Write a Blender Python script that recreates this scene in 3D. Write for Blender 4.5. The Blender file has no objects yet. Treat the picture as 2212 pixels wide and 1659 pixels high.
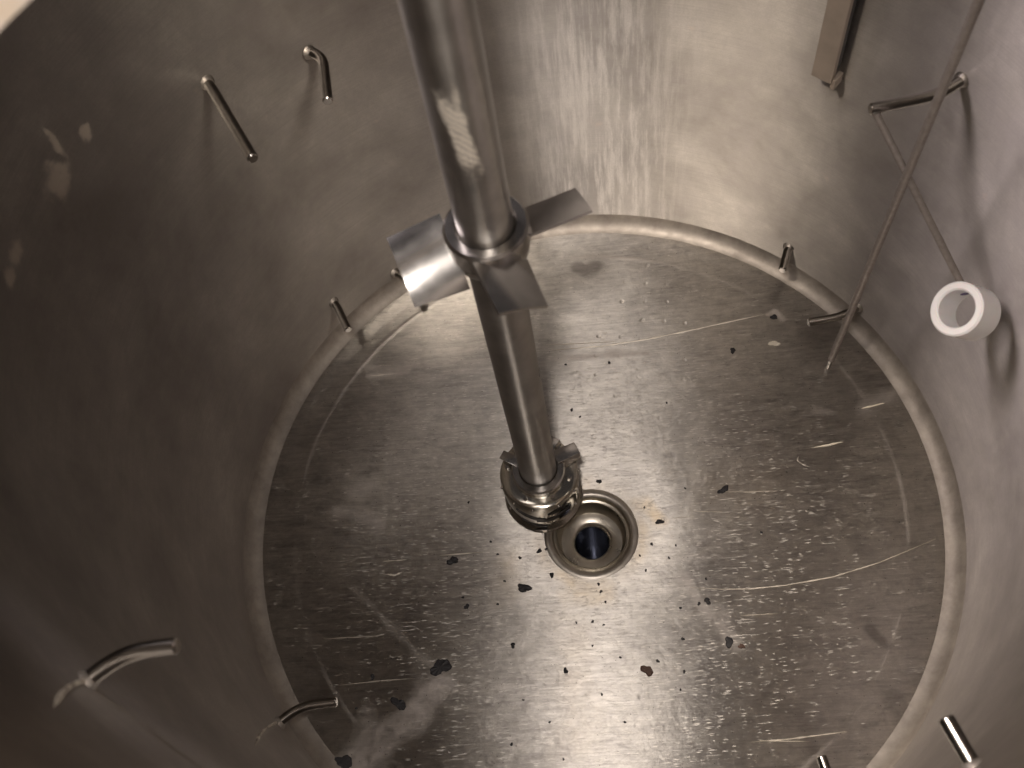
import bpy, bmesh, math, random
from mathutils import Vector, Matrix
random.seed(7)
S = 0.5                     # one unit of the layout below = the tank's inner radius, 0.5 m
sc = bpy.context.scene
C = sc.collection
PI = math.pi
PU, PV, PS, PW, PH = 0.752, 0.797, -0.60, 0.060, 0.046     # reflection patch painted on the shaft: turn, height (m), slant, half width, half height

# ------------------------------------------------------------------ camera
CR = Vector((0.994154643, 0.0, -0.107965487))            # image right
CD = Vector((-0.0507322721, -0.882723158, -0.467146726)) # image down
CF = Vector((-0.0953036358, 0.469893421, -0.877563325))  # view direction
cam = bpy.data.cameras.new('camera')
co = bpy.data.objects.new('camera', cam); C.objects.link(co)
m = Matrix.Identity(4)
for i in range(3):
    m[i][0] = CR[i]; m[i][1] = -CD[i]; m[i][2] = -CF[i]
m.translation = Vector((0.0587677915, -1.00978386, 2.66071722)) * S
co.matrix_world = m
cam.sensor_width = 36; cam.lens = 36 * 2083.33 / 2212
cam.dof.use_dof = True; cam.dof.focus_distance = 1.42; cam.dof.aperture_fstop = 6.0
cam.clip_start = 0.01; cam.clip_end = 100
sc.camera = co

# ------------------------------------------------------------------ world and lamps
w = bpy.data.worlds.new('World'); sc.world = w; w.use_nodes = True
wn = w.node_tree
wn.nodes['Background'].inputs[0].default_value = (0.82, 0.72, 0.70, 1)
wn.nodes['Background'].inputs[1].default_value = 0.05
sc.view_settings.view_transform = 'Standard'; sc.view_settings.look = 'None'
sc.view_settings.exposure = 0.12; sc.view_settings.gamma = 1.0
sc.view_settings.use_curve_mapping = False

def area(name, loc, target, sx, sy, power, col):
    l = bpy.data.lights.new(name, 'AREA'); l.shape = 'RECTANGLE'; l.size = sx * S; l.size_y = sy * S
    l.energy = power; l.color = col
    o = bpy.data.objects.new(name, l); C.objects.link(o)
    o.location = Vector(loc) * S
    d = (Vector(target) - Vector(loc)).normalized()
    o.rotation_euler = d.to_track_quat('-Z', 'Y').to_euler()
    return o
area('hand_lamp', (-0.04, -0.90, 2.95), (0.0, 0.15, 0.2), 0.12, 0.20, 4.1, (1.0, 0.905, 0.83))
area('left_fill', (-1.2, -0.6, 5.0), (0, 0, 0), 1.6, 1.6, 6, (1.0, 0.89, 0.82))  # unseen fill, added to match the floor and wall tones
area('high_left_fill', (-3.0, 2.0, 4.5), (-0.6, 0.3, 0), 2.6, 2.0, 42, (1.0, 0.875, 0.875))  # unseen source added to lift the right wall
area('right_fill', (2.0, -0.6, 5.0), (0, 0, 0), 1.2, 1.2, 4.2, (1.0, 0.88, 0.74))  # added fill out of view, brightens the upper left wall
dl = area('deck_fill', (-0.85, -0.45, 3.3), (-0.62, -0.40, 2.1), 0.3, 0.3, 4, (1.0, 0.86, 0.70))  # added only to brighten the deck edge, no such source known
dl.data.spread = math.radians(70)

cy = sc.cycles
cy.use_denoising = True
cy.max_bounces = 10; cy.glossy_bounces = 10; cy.diffuse_bounces = 3
cy.sample_clamp_indirect = 4.0
cy.caustics_reflective = True; cy.blur_glossy = 0.5

# ------------------------------------------------------------------ node helpers
class NT:
    def __init__(s, name):
        s.m = bpy.data.materials.new(name); s.m.use_nodes = True
        s.t = s.m.node_tree; s.b = s.t.nodes['Principled BSDF']
    def n(s, typ, **kw):
        nd = s.t.nodes.new(typ)
        for k, v in kw.items(): setattr(nd, k, v)
        return nd
    def put(s, sock, v):
        if v is None: return
        if isinstance(v, bpy.types.NodeSocket): s.t.links.new(v, sock)
        elif isinstance(v, (tuple, list)):
            v = tuple(v)
            if len(sock.default_value) == 4 and len(v) == 3: v = v + (1,)
            sock.default_value = v
        else: sock.default_value = v
    def math(s, op, a, b=None, c=None, clamp=False):
        nd = s.n('ShaderNodeMath', operation=op); nd.use_clamp = clamp
        s.put(nd.inputs[0], a); s.put(nd.inputs[1], b); s.put(nd.inputs[2], c)
        return nd.outputs[0]
    def vec(s, x, y, z=0.0):
        nd = s.n('ShaderNodeCombineXYZ')
        s.put(nd.inputs[0], x); s.put(nd.inputs[1], y); s.put(nd.inputs[2], z); return nd.outputs[0]
    def sep(s, v):
        nd = s.n('ShaderNodeSeparateXYZ'); s.put(nd.inputs[0], v); return nd.outputs
    def noise(s, v, scale, detail=4, rough=0.55, dist=0.0):
        nd = s.n('ShaderNodeTexNoise'); s.put(nd.inputs['Vector'], v)
        nd.inputs['Scale'].default_value = scale; nd.inputs['Detail'].default_value = detail
        nd.inputs['Roughness'].default_value = rough; nd.inputs['Distortion'].default_value = dist
        return nd.outputs[0]
    def voro(s, v, scale, rnd=1.0):
        nd = s.n('ShaderNodeTexVoronoi'); s.put(nd.inputs['Vector'], v); nd.inputs['Scale'].default_value = scale
        nd.inputs['Randomness'].default_value = rnd; return nd.outputs[0], nd.outputs[1]
    def remap(s, v, a, b, c=0.0, d=1.0, smooth=False):
        nd = s.n('ShaderNodeMapRange'); nd.interpolation_type = 'SMOOTHSTEP' if smooth else 'LINEAR'
        s.put(nd.inputs[0], v)
        for i, x in enumerate((a, b, c, d)): s.put(nd.inputs[i + 1], x)
        return nd.outputs[0]
    def mix(s, f, a, b):
        nd = s.n('ShaderNodeMix', data_type='RGBA'); s.put(nd.inputs[0], f); s.put(nd.inputs[6], a); s.put(nd.inputs[7], b)
        return nd.outputs[2]
    def mixf(s, f, a, b):
        nd = s.n('ShaderNodeMix', data_type='FLOAT'); s.put(nd.inputs[0], f); s.put(nd.inputs[2], a); s.put(nd.inputs[3], b)
        return nd.outputs[0]
    def bump(s, h, dist, strength=1.0, normal=None):
        nd = s.n('ShaderNodeBump'); s.put(nd.inputs['Height'], h); nd.inputs['Distance'].default_value = dist
        s.put(nd.inputs['Strength'], strength)
        if normal is not None: s.put(nd.inputs['Normal'], normal)
        return nd.outputs[0]
    def coord(s, which='Object'):
        return s.n('ShaderNodeTexCoord').outputs[which]
    def attr(s, name):
        return s.n('ShaderNodeAttribute', attribute_name=name).outputs['Fac']
    def set(s, **kw):
        for k, v in kw.items(): s.put(s.b.inputs[k.replace('_', ' ')], v)
        return s.m

def steel_plain(name, col, rough, scale=60, amt=0.06, aniso=0.0, metallic=1.0):
    t = NT(name); c = t.coord()
    n = t.noise(c, scale, 5); n2 = t.noise(c, scale * 0.2, 3)
    k = t.math('ADD', t.math('MULTIPLY', n, 0.5), t.math('MULTIPLY', n2, 0.5))
    dark = tuple(x * 0.72 for x in col)
    t.set(Base_Color=t.mix(t.remap(k, 0.35, 0.65), dark, col), Metallic=metallic,
          Roughness=t.remap(k, 0.3, 0.7, rough - amt, rough + amt))
    if aniso:
        tg = t.n('ShaderNodeTangent', direction_type='RADIAL', axis='Z')
        t.set(Anisotropic=aniso, Tangent=tg.outputs[0])
    return t.m

# ---- wall: brushed round the tank, water-stained, blotched
WALL_SCUFFS = ((0.4626, 0.638, 0.0065, 0.022), (0.4436, 0.6415, 0.003, 0.010), (0.492, 0.649, 0.004, 0.014), (0.5005, 0.647, 0.0035, 0.010), (0.455, 0.662, 0.002, 0.02))
t = NT('brushed_wall_steel')
uv = t.sep(t.coord('UV')); u, v = uv[0], uv[1]      # u: turn 0..1, v: height in m
ob = t.coord()
fine = t.noise(t.vec(t.math('MULTIPLY', u, 18), t.math('MULTIPLY', v, 900)), 1.0, 3, 0.6)      # brush lines
drip = t.noise(t.vec(t.math('MULTIPLY', u, 260), t.math('MULTIPLY', v, 5.0)), 1.0, 4, 0.6)     # vertical runs
drip2 = t.noise(t.vec(t.math('MULTIPLY', u, 420), t.math('MULTIPLY', v, 13)), 1.0, 5, 0.75)
blot = t.noise(ob, 5.5, 5, 0.65, 0.15)
blot2 = t.noise(ob, 26, 4, 0.65, 0.4)
band = t.math('MULTIPLY', t.remap(t.math('ABSOLUTE', t.math('SUBTRACT', u, 0.236)), 0.0, 0.052, 1, 0, True),
              t.remap(v, 0.02, 0.62, 1.0, 0.55))                                      # where wash water ran down
drip3 = t.noise(t.vec(t.math('MULTIPLY', u, 90), t.math('MULTIPLY', v, 7)), 1.0, 5, 0.7)
run = t.math('MULTIPLY', t.remap(t.math('ADD', t.math('MULTIPLY', drip, 0.45), t.math('ADD', t.math('MULTIPLY', drip2, 0.27), t.math('MULTIPLY', drip3, 0.28))), 0.44, 0.60, 0, 1, True), band)
scuff = t.math('MULTIPLY', t.remap(blot2, 0.60, 0.74, 0, 1, True), t.remap(blot, 0.52, 0.66, 0, 1, True))
rag = t.noise(ob, 70, 4, 0.7)
for uu_, vv_, ru, rv in WALL_SCUFFS:
    du = t.math('DIVIDE', t.math('SUBTRACT', u, uu_), ru); dv_ = t.math('DIVIDE', t.math('SUBTRACT', v, vv_), rv)
    dd_ = t.math('ADD', t.math('SQRT', t.math('ADD', t.math('MULTIPLY', du, du), t.math('MULTIPLY', dv_, dv_))), t.math('MULTIPLY', t.math('SUBTRACT', rag, 0.5), 2.4))
    scuff = t.math('MAXIMUM', scuff, t.remap(dd_, 0.5, 1.1, 1, 0, True))
base = t.mix(t.remap(blot, 0.35, 0.68), (0.36, 0.335, 0.31), (0.66, 0.625, 0.58))
base = t.mix(t.math('MULTIPLY', t.remap(blot2, 0.4, 0.7), 0.45), base, (0.45, 0.415, 0.41))
base = t.mix(t.math('MULTIPLY', t.remap(fine, 0.45, 0.7), 0.35), base, (0.36, 0.33, 0.32))
base = t.mix(t.math('MULTIPLY', t.remap(t.noise(ob, 120, 3, 0.6), 0.4, 0.7), 0.22), base, (0.42, 0.39, 0.37))
base = t.mix(t.math('MULTIPLY', run, 0.85), base, (0.88, 0.84, 0.80))
grain = t.noise(ob, 520, 2, 0.7)
base = t.mix(t.math('MULTIPLY', t.remap(grain, 0.35, 0.65), 0.22), base, (0.33, 0.30, 0.29))
base = t.mix(t.math('MULTIPLY', scuff, 0.5), base, (0.70, 0.60, 0.50))
rg = t.math('ADD', t.remap(blot, 0.3, 0.7, 0.43, 0.52), t.math('MULTIPLY', fine, 0.12))
rg = t.math('ADD', rg, t.math('MULTIPLY', run, 0.12))
met = t.math('SUBTRACT', 1.0, t.math('MULTIPLY', t.math('MAXIMUM', run, scuff), 0.45))
tg = t.n('ShaderNodeTangent', direction_type='RADIAL', axis='Z')
WALL = t.set(Base_Color=base, Metallic=met, Roughness=rg, Anisotropic=1.0, Anisotropic_Rotation=0.25, Tangent=tg.outputs[0],
             Normal=t.bump(fine, 0.0004, 0.35, t.bump(blot, 0.006, 0.16)))

# ---- floor: brushed left to right, scratched, pitted, stained
t = NT('scratched_floor_steel')
ob = t.coord(); o3 = t.sep(ob); x, y = o3[0], o3[1]
def rotd(a):
    ca, sa = math.cos(a), math.sin(a)
    return (t.math('ADD', t.math('MULTIPLY', x, ca), t.math('MULTIPLY', y, sa)),
            t.math('SUBTRACT', t.math('MULTIPLY', y, ca), t.math('MULTIPLY', x, sa)))
xa, ya = rotd(0.03)
brush = t.noise(t.vec(t.math('MULTIPLY', xa, 9), t.math('MULTIPLY', ya, 420)), 1.0, 4, 0.6)
brush2 = t.noise(t.vec(t.math('MULTIPLY', xa, 28), t.math('MULTIPLY', ya, 190)), 1.0, 3, 0.6)
blot = t.noise(ob, 7, 5, 0.62, 0.8)
blot2 = t.noise(ob, 34, 4, 0.6, 0.5); grain = t.noise(ob, 620, 2, 0.7)
mott = t.noise(ob, 90, 3, 0.6, 0.5)
def dashes(a, sx, sy, gate, size, off):
    xx, yy = rotd(a)
    vv = t.vec(t.math('MULTIPLY', t.math('ADD', xx, off), sx), t.math('MULTIPLY', yy, sy))
    d, c = t.voro(vv, 1.0)
    r = t.sep(c)[0]
    return t.math('MULTIPLY', t.remap(d, size * 0.5, size, 1, 0, True), t.math('GREATER_THAN', r, gate))
sm = t.attr('worn')                                    # where the scratching is heaviest
d1 = dashes(0.03, 66, 480, 0.52, 0.32, 0.0)
d2 = dashes(0.12, 34, 640, 0.80, 0.27, 3.1)
d3 = dashes(-0.38, 120, 420, 0.84, 0.26, 5.7)
d4 = dashes(0.05, 15, 620, 0.84, 0.26, 9.2)
scr = t.math('MAXIMUM', t.math('MAXIMUM', d1, d2), t.math('MAXIMUM', d3, d4))
gate = t.remap(t.math('ADD', blot2, t.math('MULTIPLY', sm, 0.5)), 0.46, 0.74, 0.0, 1.0, True)
scr = t.math('MULTIPLY', t.math('MULTIPLY', scr, gate), t.remap(t.noise(ob, 150, 2, 0.5), 0.3, 0.65, 0.35, 1.0))
pale = t.math('MULTIPLY', t.attr('pale'), t.remap(t.noise(ob, 55, 4, 0.7), 0.30, 0.62, 0.35, 1.0)); dark = t.attr('dark'); gold = t.attr('gold')
# dimples: spot welds of the jacket, on a grid
gx, gy = rotd(-0.13)
cell = 0.0345
jit = t.math('MULTIPLY', t.math('SUBTRACT', t.noise(ob, 25, 1, 0.5), 0.5), 0.016)
gx = t.math('ADD', gx, jit); gy = t.math('ADD', gy, jit)
fx = t.math('SUBTRACT', t.math('FRACT', t.math('DIVIDE', t.math('ADD', gx, 5.0), cell)), 0.5)
fy = t.math('SUBTRACT', t.math('FRACT', t.math('DIVIDE', t.math('ADD', gy, 5.006), cell)), 0.5)
dd = t.math('SQRT', t.math('ADD', t.math('MULTIPLY', fx, fx), t.math('MULTIPLY', fy, fy)))
dim = t.math('MULTIPLY', t.remap(dd, 0.03, 0.12, 1, 0, True), t.math('MULTIPLY', t.attr('dimple'), t.remap(t.noise(ob, 40, 2, 0.5), 0.40, 0.60, 0.1, 1.0, True)))
pit = t.math('MULTIPLY', t.remap(t.voro(ob, 240)[0], 0.10, 0.20, 1, 0, True), t.math('GREATER_THAN', t.sep(t.voro(ob, 240)[1])[1], 0.93))
base = t.mix(t.remap(blot, 0.32, 0.68), (0.40, 0.38, 0.355), (0.64, 0.61, 0.56))
base = t.mix(t.math('MULTIPLY', t.remap(mott, 0.42, 0.66), 0.45), base, (0.38, 0.355, 0.35))
grime = t.noise(t.vec(t.math('MULTIPLY', x, 26), t.math('MULTIPLY', y, 60)), 1.0, 5, 0.72, 0.4)
base = t.mix(t.math('MULTIPLY', t.remap(grime, 0.50, 0.66, 0, 1, True), 0.5), base, (0.27, 0.25, 0.24))
base = t.mix(t.math('MULTIPLY', t.remap(grime, 0.48, 0.36, 0, 1, True), 0.4), base, (0.74, 0.70, 0.65))
base = t.mix(t.math('MULTIPLY', t.remap(brush2, 0.42, 0.68), 0.40), base, (0.72, 0.69, 0.65))
base = t.mix(t.math('MULTIPLY', t.remap(brush, 0.50, 0.72), 0.35), base, (0.30, 0.28, 0.27))
base = t.mix(t.math('MULTIPLY', t.remap(grain, 0.35, 0.65), 0.20), base, (0.33, 0.31, 0.29))
base = t.mix(t.math('MULTIPLY', gold, t.remap(blot2, 0.3, 0.65, 0.2, 1)), base, (0.47, 0.38, 0.26))
base = t.mix(t.math('MULTIPLY', dark, 0.75), base, (0.20, 0.18, 0.17))
base = t.mix(t.math('MULTIPLY', scr, 0.75), base, (0.92, 0.88, 0.83))
base = t.mix(pale, base, (0.66, 0.60, 0.57))
base = t.mix(t.math('MULTIPLY', pit, 0.8), base, (0.05, 0.045, 0.045))
rg = t.math('ADD', t.remap(blot, 0.3, 0.7, 0.31, 0.38), t.math('MULTIPLY', brush, 0.08))
rg = t.math('ADD', rg, t.math('MULTIPLY', scr, 0.15))
met = t.math('SUBTRACT', 1.0, t.math('MAXIMUM', t.math('MULTIPLY', scr, 0.5), t.math('MULTIPLY', pale, 0.55)))
nrm = t.bump(t.math('ADD', t.math('MULTIPLY', brush, 1.0), t.math('MULTIPLY', brush2, 0.6)), 0.0005, 0.4, t.bump(blot2, 0.0016, 0.16))
nrm = t.bump(t.math('MULTIPLY', dim, -1.0), 0.0010, 0.7, nrm)
FLOOR = t.set(Base_Color=base, Metallic=met, Roughness=rg, Anisotropic=t.math('SUBTRACT', 1.0, t.math('MAXIMUM', t.math('MULTIPLY', scr, 0.85), t.math('MULTIPLY', pale, 0.45))), Tangent=t.vec(0.0, 1.0, 0.0), Normal=nrm)

# ---- weld band at the foot of the wall and rings
t = NT('ground_weld_steel')
ob = t.coord(); n1 = t.noise(ob, 9, 4, 0.6); n2 = t.noise(ob, 60, 4, 0.6)
n3 = t.noise(ob, 28, 4, 0.7)
WELD = t.set(Base_Color=t.mix(t.remap(t.math('ADD', t.math('MULTIPLY', n1, 0.5), t.math('MULTIPLY', n3, 0.5)), 0.38, 0.62), (0.32, 0.29, 0.265), (0.50, 0.46, 0.42)), Metallic=0.95,
             Roughness=t.remap(n2, 0.3, 0.7, 0.46, 0.60), Anisotropic=0.55, Anisotropic_Rotation=0.25, Tangent=t.n('ShaderNodeTangent', direction_type='RADIAL', axis='Z').outputs[0], Normal=t.bump(n2, 0.001, 0.4))
POL = steel_plain('polished_steel', (0.66, 0.63, 0.60), 0.14, 40, 0.05)
t = NT('turned_shaft_steel')
uv = t.sep(t.coord('UV')); u, v = uv[0], uv[1]
turn = t.noise(t.vec(t.math('MULTIPLY', u, 3.0), t.math('MULTIPLY', v, 700)), 1.0, 3, 0.6)
n1 = t.noise(t.coord(), 22, 4, 0.6); n2 = t.noise(t.vec(t.math('MULTIPLY', u, 14), t.math('MULTIPLY', v, 60)), 1.0, 4, 0.6, 0.4)
# bright reflection painted into the shaft colour: a ragged slanted pale strip
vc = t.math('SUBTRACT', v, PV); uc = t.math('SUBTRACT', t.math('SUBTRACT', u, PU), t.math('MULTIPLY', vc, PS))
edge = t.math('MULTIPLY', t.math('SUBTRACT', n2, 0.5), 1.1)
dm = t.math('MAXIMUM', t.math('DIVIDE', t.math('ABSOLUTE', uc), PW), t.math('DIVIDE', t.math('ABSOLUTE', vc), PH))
glint = t.remap(t.math('ADD', dm, edge), 0.55, 1.10, 1, 0, True)
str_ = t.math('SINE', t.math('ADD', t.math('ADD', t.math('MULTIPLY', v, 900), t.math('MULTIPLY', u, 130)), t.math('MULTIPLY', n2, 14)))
glint = t.math('MULTIPLY', glint, t.remap(str_, -1, 0.0, 0.6, 1.0, True))
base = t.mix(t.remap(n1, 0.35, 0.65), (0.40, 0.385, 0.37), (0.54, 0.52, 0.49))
base = t.mix(glint, base, (0.95, 0.88, 0.76))
SHAFT = t.set(Base_Color=base, Metallic=t.math('SUBTRACT', 1.0, t.math('MULTIPLY', glint, 0.75)), Roughness=t.remap(n1, 0.3, 0.7, 0.27, 0.34), Anisotropic=t.math('MULTIPLY', t.math('SUBTRACT', 1.0, glint), 0.85), Tangent=t.vec(0.0, 0.0, 1.0),
              Normal=t.bump(turn, 0.0003, 0.25))
MIRROR = steel_plain('mirror_steel', (0.64, 0.63, 0.62), 0.08, 50, 0.03)
HEAD = steel_plain('head_steel', (0.70, 0.67, 0.60), 0.13, 50, 0.04)
BLADE = steel_plain('blade_steel', (0.64, 0.62, 0.60), 0.20, 45, 0.05)
PEG = steel_plain('peg_steel', (0.76, 0.73, 0.69), 0.17, 60, 0.05)
DRAIN = steel_plain('drain_steel', (0.60, 0.56, 0.49), 0.30, 45, 0.08)
COLLAR = steel_plain('worn_collar_steel', (0.54, 0.50, 0.45), 0.40, 60, 0.08)
DULL = steel_plain('dull_steel', (0.52, 0.44, 0.37), 0.48, 30, 0.08, metallic=0.35)
DARK = steel_plain('shade_black', (0.05, 0.045, 0.045), 0.5, 30, 0.05)
BORE = steel_plain('dark_bore_steel', (0.05, 0.055, 0.075), 0.25, 30, 0.05)
t = NT('white_plastic'); n = t.noise(t.coord(), 60, 3)
WHITE = t.set(Base_Color=t.mix(n, (0.78, 0.76, 0.78), (0.84, 0.83, 0.84)), Roughness=0.42, Subsurface_Weight=0.15, Subsurface_Scale=0.01)
t = NT('dark_residue'); n = t.noise(t.coord(), 300, 3)
RES = t.set(Base_Color=t.mix(n, (0.012, 0.012, 0.016), (0.03, 0.027, 0.03)), Roughness=0.55)
t = NT('brown_residue'); n = t.noise(t.coord(), 300, 3)
RESB = t.set(Base_Color=t.mix(n, (0.06, 0.032, 0.022), (0.10, 0.05, 0.035)), Roughness=0.6)
t = NT('cream_flake'); n = t.noise(t.coord(), 200, 3)
CREAM = t.set(Base_Color=t.mix(n, (0.70, 0.64, 0.52), (0.85, 0.80, 0.70)), Roughness=0.35)
t = NT('rod_steel'); n = t.noise(t.coord(), 160, 4)
ROD = t.set(Base_Color=t.mix(n, (0.22, 0.19, 0.175), (0.42, 0.38, 0.355)), Metallic=0.55, Roughness=0.5, Normal=t.bump(n, 0.001, 0.4))
t = NT('bright_rim_steel'); n = t.noise(t.coord(), 14, 4)
RIM = t.set(Base_Color=t.mix(t.remap(n, .4, .6), (0.80, 0.62, 0.42), (0.85, 0.80, 0.74)), Metallic=0.3, Roughness=0.5)

# ------------------------------------------------------------------ mesh helpers
def link(name, bm, mat, parent=None, smooth=True):
    me = bpy.data.meshes.new(name); bm.normal_update(); bm.to_mesh(me); bm.free()
    if smooth:
        me.polygons.foreach_set('use_smooth', [True] * len(me.polygons))
        me.set_sharp_from_angle(angle=math.radians(38))
    me.materials.append(mat)
    o = bpy.data.objects.new(name, me); C.objects.link(o)
    if parent: o.parent = parent; o.matrix_parent_inverse = parent.matrix_world.inverted()
    return o
def tag(o, label=None, cat=None, group=None, kind=None):
    if label: o['label'] = label
    if cat: o['category'] = cat
    if group: o['group'] = group
    if kind: o['kind'] = kind
    return o
def empty(name, loc):
    o = bpy.data.objects.new(name, None); C.objects.link(o); o.location = Vector(loc) * S
    o.empty_display_size = 0.02; o.matrix_world = Matrix.Translation(Vector(loc) * S)
    return o
def lathe(profile, seg=96, center=(0, 0), closed=False, bm=None):
    bm = bm or bmesh.new(); uvl = bm.loops.layers.uv.verify()
    rows = []
    for r, z in profile:
        rows.append([bm.verts.new(((center[0] + r * math.cos(2*PI*k/seg)) * S, (center[1] + r * math.sin(2*PI*k/seg)) * S, z * S)) for k in range(seg)])
    n = len(rows); rng = range(n if closed else n - 1)
    for i in rng:
        a, b = rows[i], rows[(i+1) % n]
        for k in range(seg):
            f = bm.faces.new((a[k], a[(k+1) % seg], b[(k+1) % seg], b[k]))
            us = (k/seg, (k+1)/seg, (k+1)/seg, k/seg); vs = (profile[i][1],)*2 + (profile[(i+1) % n][1],)*2
            for l, uu, vv in zip(f.loops, us, vs): l[uvl].uv = (uu, vv * S)
    return bm
def disc_cap(bm, row_r, z, center, seg=48):
    vs = [bm.verts.new(((center[0] + row_r*math.cos(2*PI*k/seg))*S, (center[1] + row_r*math.sin(2*PI*k/seg))*S, z*S)) for k in range(seg)]
    bm.faces.new(vs)
def tube(pts, rad, seg=16, cap=True, taper=None, bm=None, bevel=True):
    """round bar along pts (layout units), radius per point"""
    bm = bm or bmesh.new(); P = [Vector(p) * S for p in pts]; n = len(P)
    rads = [(rad if not taper else taper[i]) * S for i in range(n)]
    T = [(P[min(i+1, n-1)] - P[max(i-1, 0)]).normalized() for i in range(n)]
    up = Vector((0, 0, 1)) if abs(T[0].z) < 0.9 else Vector((1, 0, 0))
    nx = T[0].cross(up).normalized(); rows = []
    for i in range(n):
        nx = (nx - T[i] * nx.dot(T[i])).normalized(); ny = T[i].cross(nx)
        rows.append([bm.verts.new(P[i] + (nx*math.cos(2*PI*k/seg) + ny*math.sin(2*PI*k/seg)) * rads[i]) for k in range(seg)])
    if cap and bevel:
        for end in (0, -1):
            i = 0 if end == 0 else n - 1
            d = -T[0] if end == 0 else T[-1]; base = rows[end]; q = rads[i]
            ring = [bm.verts.new(P[i] + d*q*0.22 + (vv.co - P[i]) * 0.78) for vv in base]
            rows = ([ring] + rows) if end == 0 else (rows + [ring])
    for a, b in zip(rows[:-1], rows[1:]):
        for k in range(seg): bm.faces.new((a[k], b[k], b[(k+1) % seg], a[(k+1) % seg]))
    if cap: bm.faces.new(rows[0]); bm.faces.new(list(reversed(rows[-1])))
    bmesh.ops.recalc_face_normals(bm, faces=bm.faces)
    return bm
def box8(c, bm=None, bevel=0.0):
    """c: 8 corners, bottom ring 4 then top ring 4"""
    bm = bm or bmesh.new(); v = [bm.verts.new(Vector(p) * S) for p in c]
    for f in ((0,1,2,3), (7,6,5,4), (0,4,5,1), (1,5,6,2), (2,6,7,3), (3,7,4,0)): bm.faces.new([v[i] for i in f])
    bmesh.ops.recalc_face_normals(bm, faces=bm.faces)
    if bevel: bmesh.ops.bevel(bm, geom=list(bm.edges), offset=bevel*S, segments=2, affect='EDGES', profile=0.6)
    return bm
def smooth_path(a, b, c, n=9, f=0.5):
    """a-b-c with a rounded elbow at b"""
    a, b, c = map(Vector, (a, b, c)); l = min((b-a).length, (c-b).length) * f
    p, q = b + (a-b).normalized()*l, b + (c-b).normalized()*l
    out = [a]
    for i in range(n+1):
        s = i/n; out.append(p*(1-s)**2 + b*2*s*(1-s) + q*s*s)
    return out + [c]

# ------------------------------------------------------------------ the tank
DEP = 0.03; DX, DY = -0.0021, -0.0753; RW = 1.02; TOP = 2.14
def zfloor(x, y):
    r = math.hypot(x, y); rd = math.hypot(x-DX, y-DY)
    return (-DEP * (1 - r / 0.96) if r < 0.96 else 0.0) - 0.010*math.exp(-(rd/0.17)**2)
wall_prof = [(RW, TOP)] + [(RW, TOP - i*(TOP-0.060)/20) for i in range(1, 21)] + [(1.0195, 0.050)]
tag(link('tank_wall', lathe(wall_prof, 256), WALL), kind='structure')
tag(link('tank_weld_band', lathe([(1.0195, 0.050), (1.0178, 0.040), (1.014, 0.030), (1.008, 0.020), (1.001, 0.012), (0.993, 0.0062), (0.985, 0.0028), (0.978, 0.0012)], 256), WELD), kind='structure')

# floor sheet with painted wear, stain and reflection attributes
import numpy as np
NR, NA = 260, 900
rs = np.concatenate([np.linspace(0.137, 0.868, NR-22), np.linspace(0.871, 0.978, 22)])
th = np.linspace(0, 2*PI, NA, endpoint=False)
R2, T2 = np.meshgrid(rs, th, indexing='ij')
KB = 1 - np.clip((R2-0.137)/(0.80-0.137), 0, 1)
X, Y = R2*np.cos(T2) + DX*KB, R2*np.sin(T2) + DY*KB
RC = np.hypot(X, Y); RD = np.hypot(X-DX, Y-DY)
Z = -DEP*(1 - RC/0.96) - 0.010*np.exp(-(RD/0.17)**2)
Z = Z + 0.0012*np.clip((R2-0.93)/0.04, 0, 1)
Z += 0.0009*np.exp(-((R2-0.883)/0.004)**2)*(0.5+0.5*np.sin(2*T2-2.6))                        # inner weld bead
Z += 0.004*np.sin(3*T2+0.6)*np.clip((R2-0.15)*3, 0, 1)*np.clip((0.95-R2)*3, 0, 1)*0.5
Z += 0.0025*np.sin(7*X+2)*np.cos(6*Y)*np.clip((R2-0.2)*3, 0, 1)*np.clip((0.93-R2)*4, 0, 1)
faces = []
idx = np.arange(NR*NA).reshape(NR, NA)
a = idx[:-1, :]; b = np.roll(idx, -1, 1)[:-1, :]; c_ = np.roll(idx, -1, 1)[1:, :]; d_ = idx[1:, :]
quads = np.stack([a, b, c_, d_], -1)[:, :, ::-1].reshape(-1, 4)
me = bpy.data.meshes.new('tank_floor')
me.vertices.add(NR*NA); me.vertices.foreach_set('co', (np.stack([X, Y, Z], -1)*S).reshape(-1).astype(np.float32))
nf = len(quads)
me.loops.add(nf*4); me.loops.foreach_set('vertex_index', quads.reshape(-1).astype(np.int32))
me.polygons.add(nf); me.polygons.foreach_set('loop_start', (np.arange(nf)*4).astype(np.int32))
me.polygons.foreach_set('loop_total', np.full(nf, 4, np.int32))
me.update(calc_edges=True); me.validate()
me.polygons.foreach_set('use_smooth', [True]*nf)
def seg_d(p, q):
    (x0, y0), (x1, y1) = p, q
    dx, dy = x1-x0, y1-y0; s = np.clip(((X-x0)*dx + (Y-y0)*dy)/(dx*dx+dy*dy), 0, 1)
    return np.hypot(X-x0-s*dx, Y-y0-s*dy), s
def poly_d(pts):
    return np.minimum.reduce([seg_d(p, q)[0] for p, q in zip(pts[:-1], pts[1:])])
wob = (np.sin(17*X+3)*np.cos(23*Y) + np.sin(41*X+13*Y) + np.sin(-29*X+37*Y+1))/3
worn = np.clip(0.9*np.exp(-((X+0.02)**2+(Y+0.05)**2)/0.30) + 0.35*np.exp(-((X-0.30)**2+(Y-0.02)**2)/0.06) + 0.35*np.exp(-((X+0.35)**2+(Y+0.1)**2)/0.06), 0, 1)
pale = np.zeros_like(X); dark = np.zeros_like(X); gold = np.zeros_like(X)
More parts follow.
